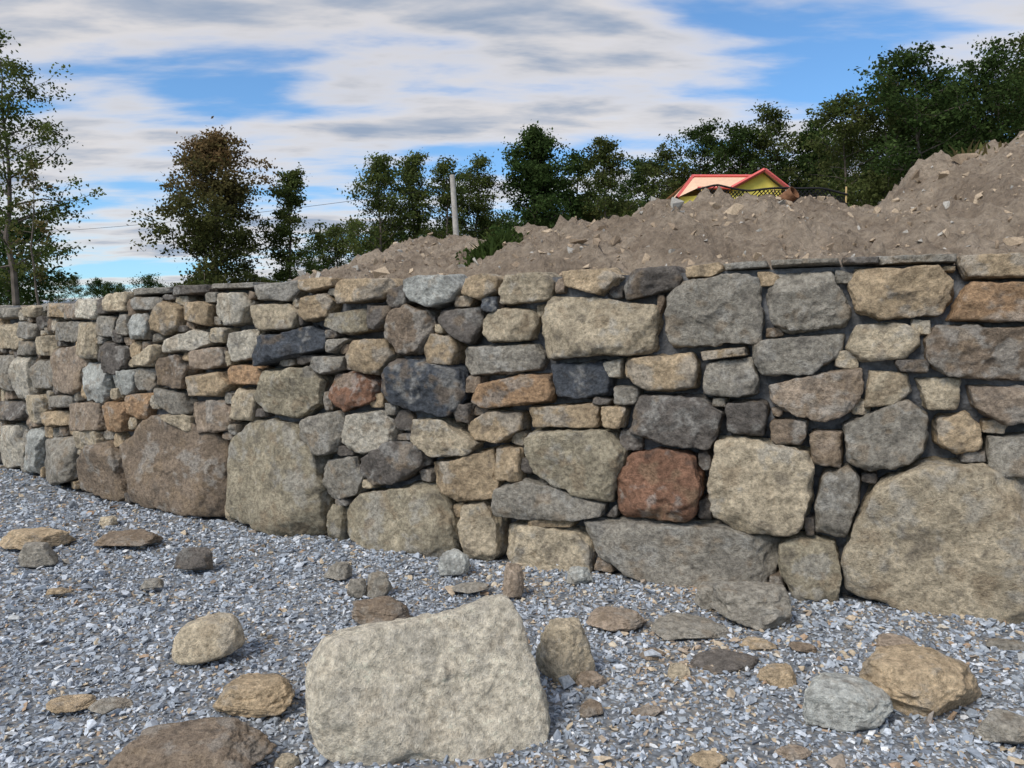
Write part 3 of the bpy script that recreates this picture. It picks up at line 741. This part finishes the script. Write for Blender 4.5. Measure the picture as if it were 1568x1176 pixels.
mesh_obj('mesh_strands',np.concatenate(VV),np.concatenate(FF),[M_BLACK],parent=net)
M_STK=simple_mat('stake_wood',(.55,.40,.18),.2,9,0)
for k_,px_ in enumerate((1075,1185,1296)):
    q=at_depth(px_,286,10.15); beam('stake_%d'%k_,(q[0],10.15,2.9),(q[0],10.15,q[2]),0.012,M_STK,net)
q=at_depth(1204,302,9.8); M_RUST=simple_mat('rusted_steel',(0.20,0.10,0.055),0.4,20,0.004)
def ring_tube(a,b,r):
    V1,F1=tube([a,b],[r,r],20); V2,F2=tube([a,b],[r*.9,r*.9],20); 
    n0=len(V1); cap=np.stack([np.arange(20),(np.arange(20)+1)%20,(np.arange(20)+1)%20+n0,np.arange(20)+n0],1); cap2=cap.copy(); cap2+=20
    return np.concatenate([V1,V2]),np.concatenate([F1,F2+n0,cap,cap2])
V,Fq=ring_tube(np.array([-.12,.1,-.12]),np.array([.06,-.12,.04]),0.085); ob=mesh_obj('rusty_pipe',V,Fq,[M_RUST],smooth=False); ob.location=(q[0],9.8,q[2])

# ---------- weeds ----------
def weeds(name,cx,cy,n,r,hh,seed,pal=((.08,.12,.035),(.06,.09,.025))):
    rng=np.random.default_rng(seed); VV=[];CC=[];FF=[];nv=0
    for _ in range(n):
        x=cx+rng.normal(0,r); y=cy+rng.normal(0,r*0.6); z=mound_z(x,y)-0.02; h=hh*rng.uniform(.3,1.2)*math.exp(-((x-cx)**2)/(2*(1.3*r)**2)); a=rng.uniform(0,6.28); ln=rng.uniform(.3,.9)*h; w=0.013
        b_=np.array([x,y,z]); dr=np.array([math.cos(a),math.sin(a),0]); sd=np.array([-dr[1],dr[0],0])*w
        P1=b_+np.array([0,0,h*.55])+dr*ln*.3; P2=b_+np.array([0,0,h])+dr*ln
        VV+= [b_-sd,b_+sd,P1+sd*1.6,P1-sd*1.6,P2+sd*.2,P2-sd*.2]; FF+=[(nv,nv+1,nv+2,nv+3),(nv+3,nv+2,nv+4,nv+5)]; nv+=6
        c=np.array(pal[rng.integers(len(pal))])*rng.uniform(.7,1.4); CC+=[c]*6
    return mesh_obj(name,np.array(VV),FF,[M_LEAF],np.array(CC),smooth=False)
g=at_depth(755,385,9.2); weeds('weed_patch',g[0],9.2,900,0.17,0.20,5)
g=at_depth(1480,228,9.9); weeds('weed_patch',g[0],9.9,60,0.25,0.20,7,((.16,.13,.06),(.10,.11,.04)))

# ---------- sky + sun ----------
w=bpy.data.worlds.new('World'); scene.world=w; w.use_nodes=True; nt=w.node_tree; nt.nodes.clear()
sun_el=math.radians(44); sun_az=math.radians(222)
out=N(nt,'ShaderNodeOutputWorld'); tc=N(nt,'ShaderNodeTexCoord')
sky=N(nt,'ShaderNodeTexSky',sky_type='NISHITA'); sky.sun_disc=False; sky.sun_elevation=sun_el; sky.sun_rotation=sun_az; sky.air_density=1.0; sky.dust_density=0.6; sky.ozone_density=2.5
bg1=N(nt,'ShaderNodeBackground'); bg1.inputs[1].default_value=0.15
nt.links.new(mixc(nt,1.0,sky.outputs[0],(0.74,1.02,1.20),'MULTIPLY'),bg1.inputs[0])
sep=N(nt,'ShaderNodeSeparateXYZ'); nt.links.new(tc.outputs['Generated'],sep.inputs[0])
zc=math_(nt,'ADD',math_(nt,'MAXIMUM',sep.outputs[2],0.0),0.12)
cx=math_(nt,'DIVIDE',sep.outputs[0],zc); cy=math_(nt,'DIVIDE',sep.outputs[1],zc)
cb=N(nt,'ShaderNodeCombineXYZ'); nt.links.new(cx,cb.inputs[0]); nt.links.new(cy,cb.inputs[1])
mp=N(nt,'ShaderNodeMapping'); mp.inputs['Rotation'].default_value=(0,0,math.radians(-28)); mp.inputs['Scale'].default_value=(0.60,1.45,1); mp.inputs['Location'].default_value=(7.4,2.3,0)
nt.links.new(cb.outputs[0],mp.inputs[0])
nA=noise(nt,mp.outputs[0],1.15,3,0.5,0.15)
nB=noise(nt,mp.outputs[0],3.4,5,0.58,0.15)
dens=math_(nt,'ADD',nA,math_(nt,'MULTIPLY',math_(nt,'SUBTRACT',nB,0.5),0.42))
mask=mrange(nt,dens,0.38,0.58,0,1,True)
lum=mrange(nt,dens,0.46,0.66,0,1,True)
shade=math_(nt,'MULTIPLY',lum,mrange(nt,nB,0.36,0.62,0.55,1.0))
cc=mixc(nt,shade,(0.92,0.85,0.79),(0.33,0.40,0.52))
bg2=N(nt,'ShaderNodeBackground'); bg2.inputs[1].default_value=1.0; nt.links.new(cc,bg2.inputs[0])
ms=N(nt,'ShaderNodeMixShader'); nt.links.new(math_(nt,'MULTIPLY',mask,0.95),ms.inputs[0]); nt.links.new(bg1.outputs[0],ms.inputs[1]); nt.links.new(bg2.outputs[0],ms.inputs[2]); nt.links.new(ms.outputs[0],out.inputs[0])
sl=bpy.data.lights.new('sun','SUN'); sl.energy=2.9; sl.angle=math.radians(24); sl.color=(1,0.93,0.83)
so=bpy.data.objects.new('sun',sl); scene.collection.objects.link(so)
dv=Vector((math.sin(sun_az)*math.cos(sun_el),math.cos(sun_az)*math.cos(sun_el),math.sin(sun_el)))
so.rotation_euler=dv.to_track_quat('Z','Y').to_euler()
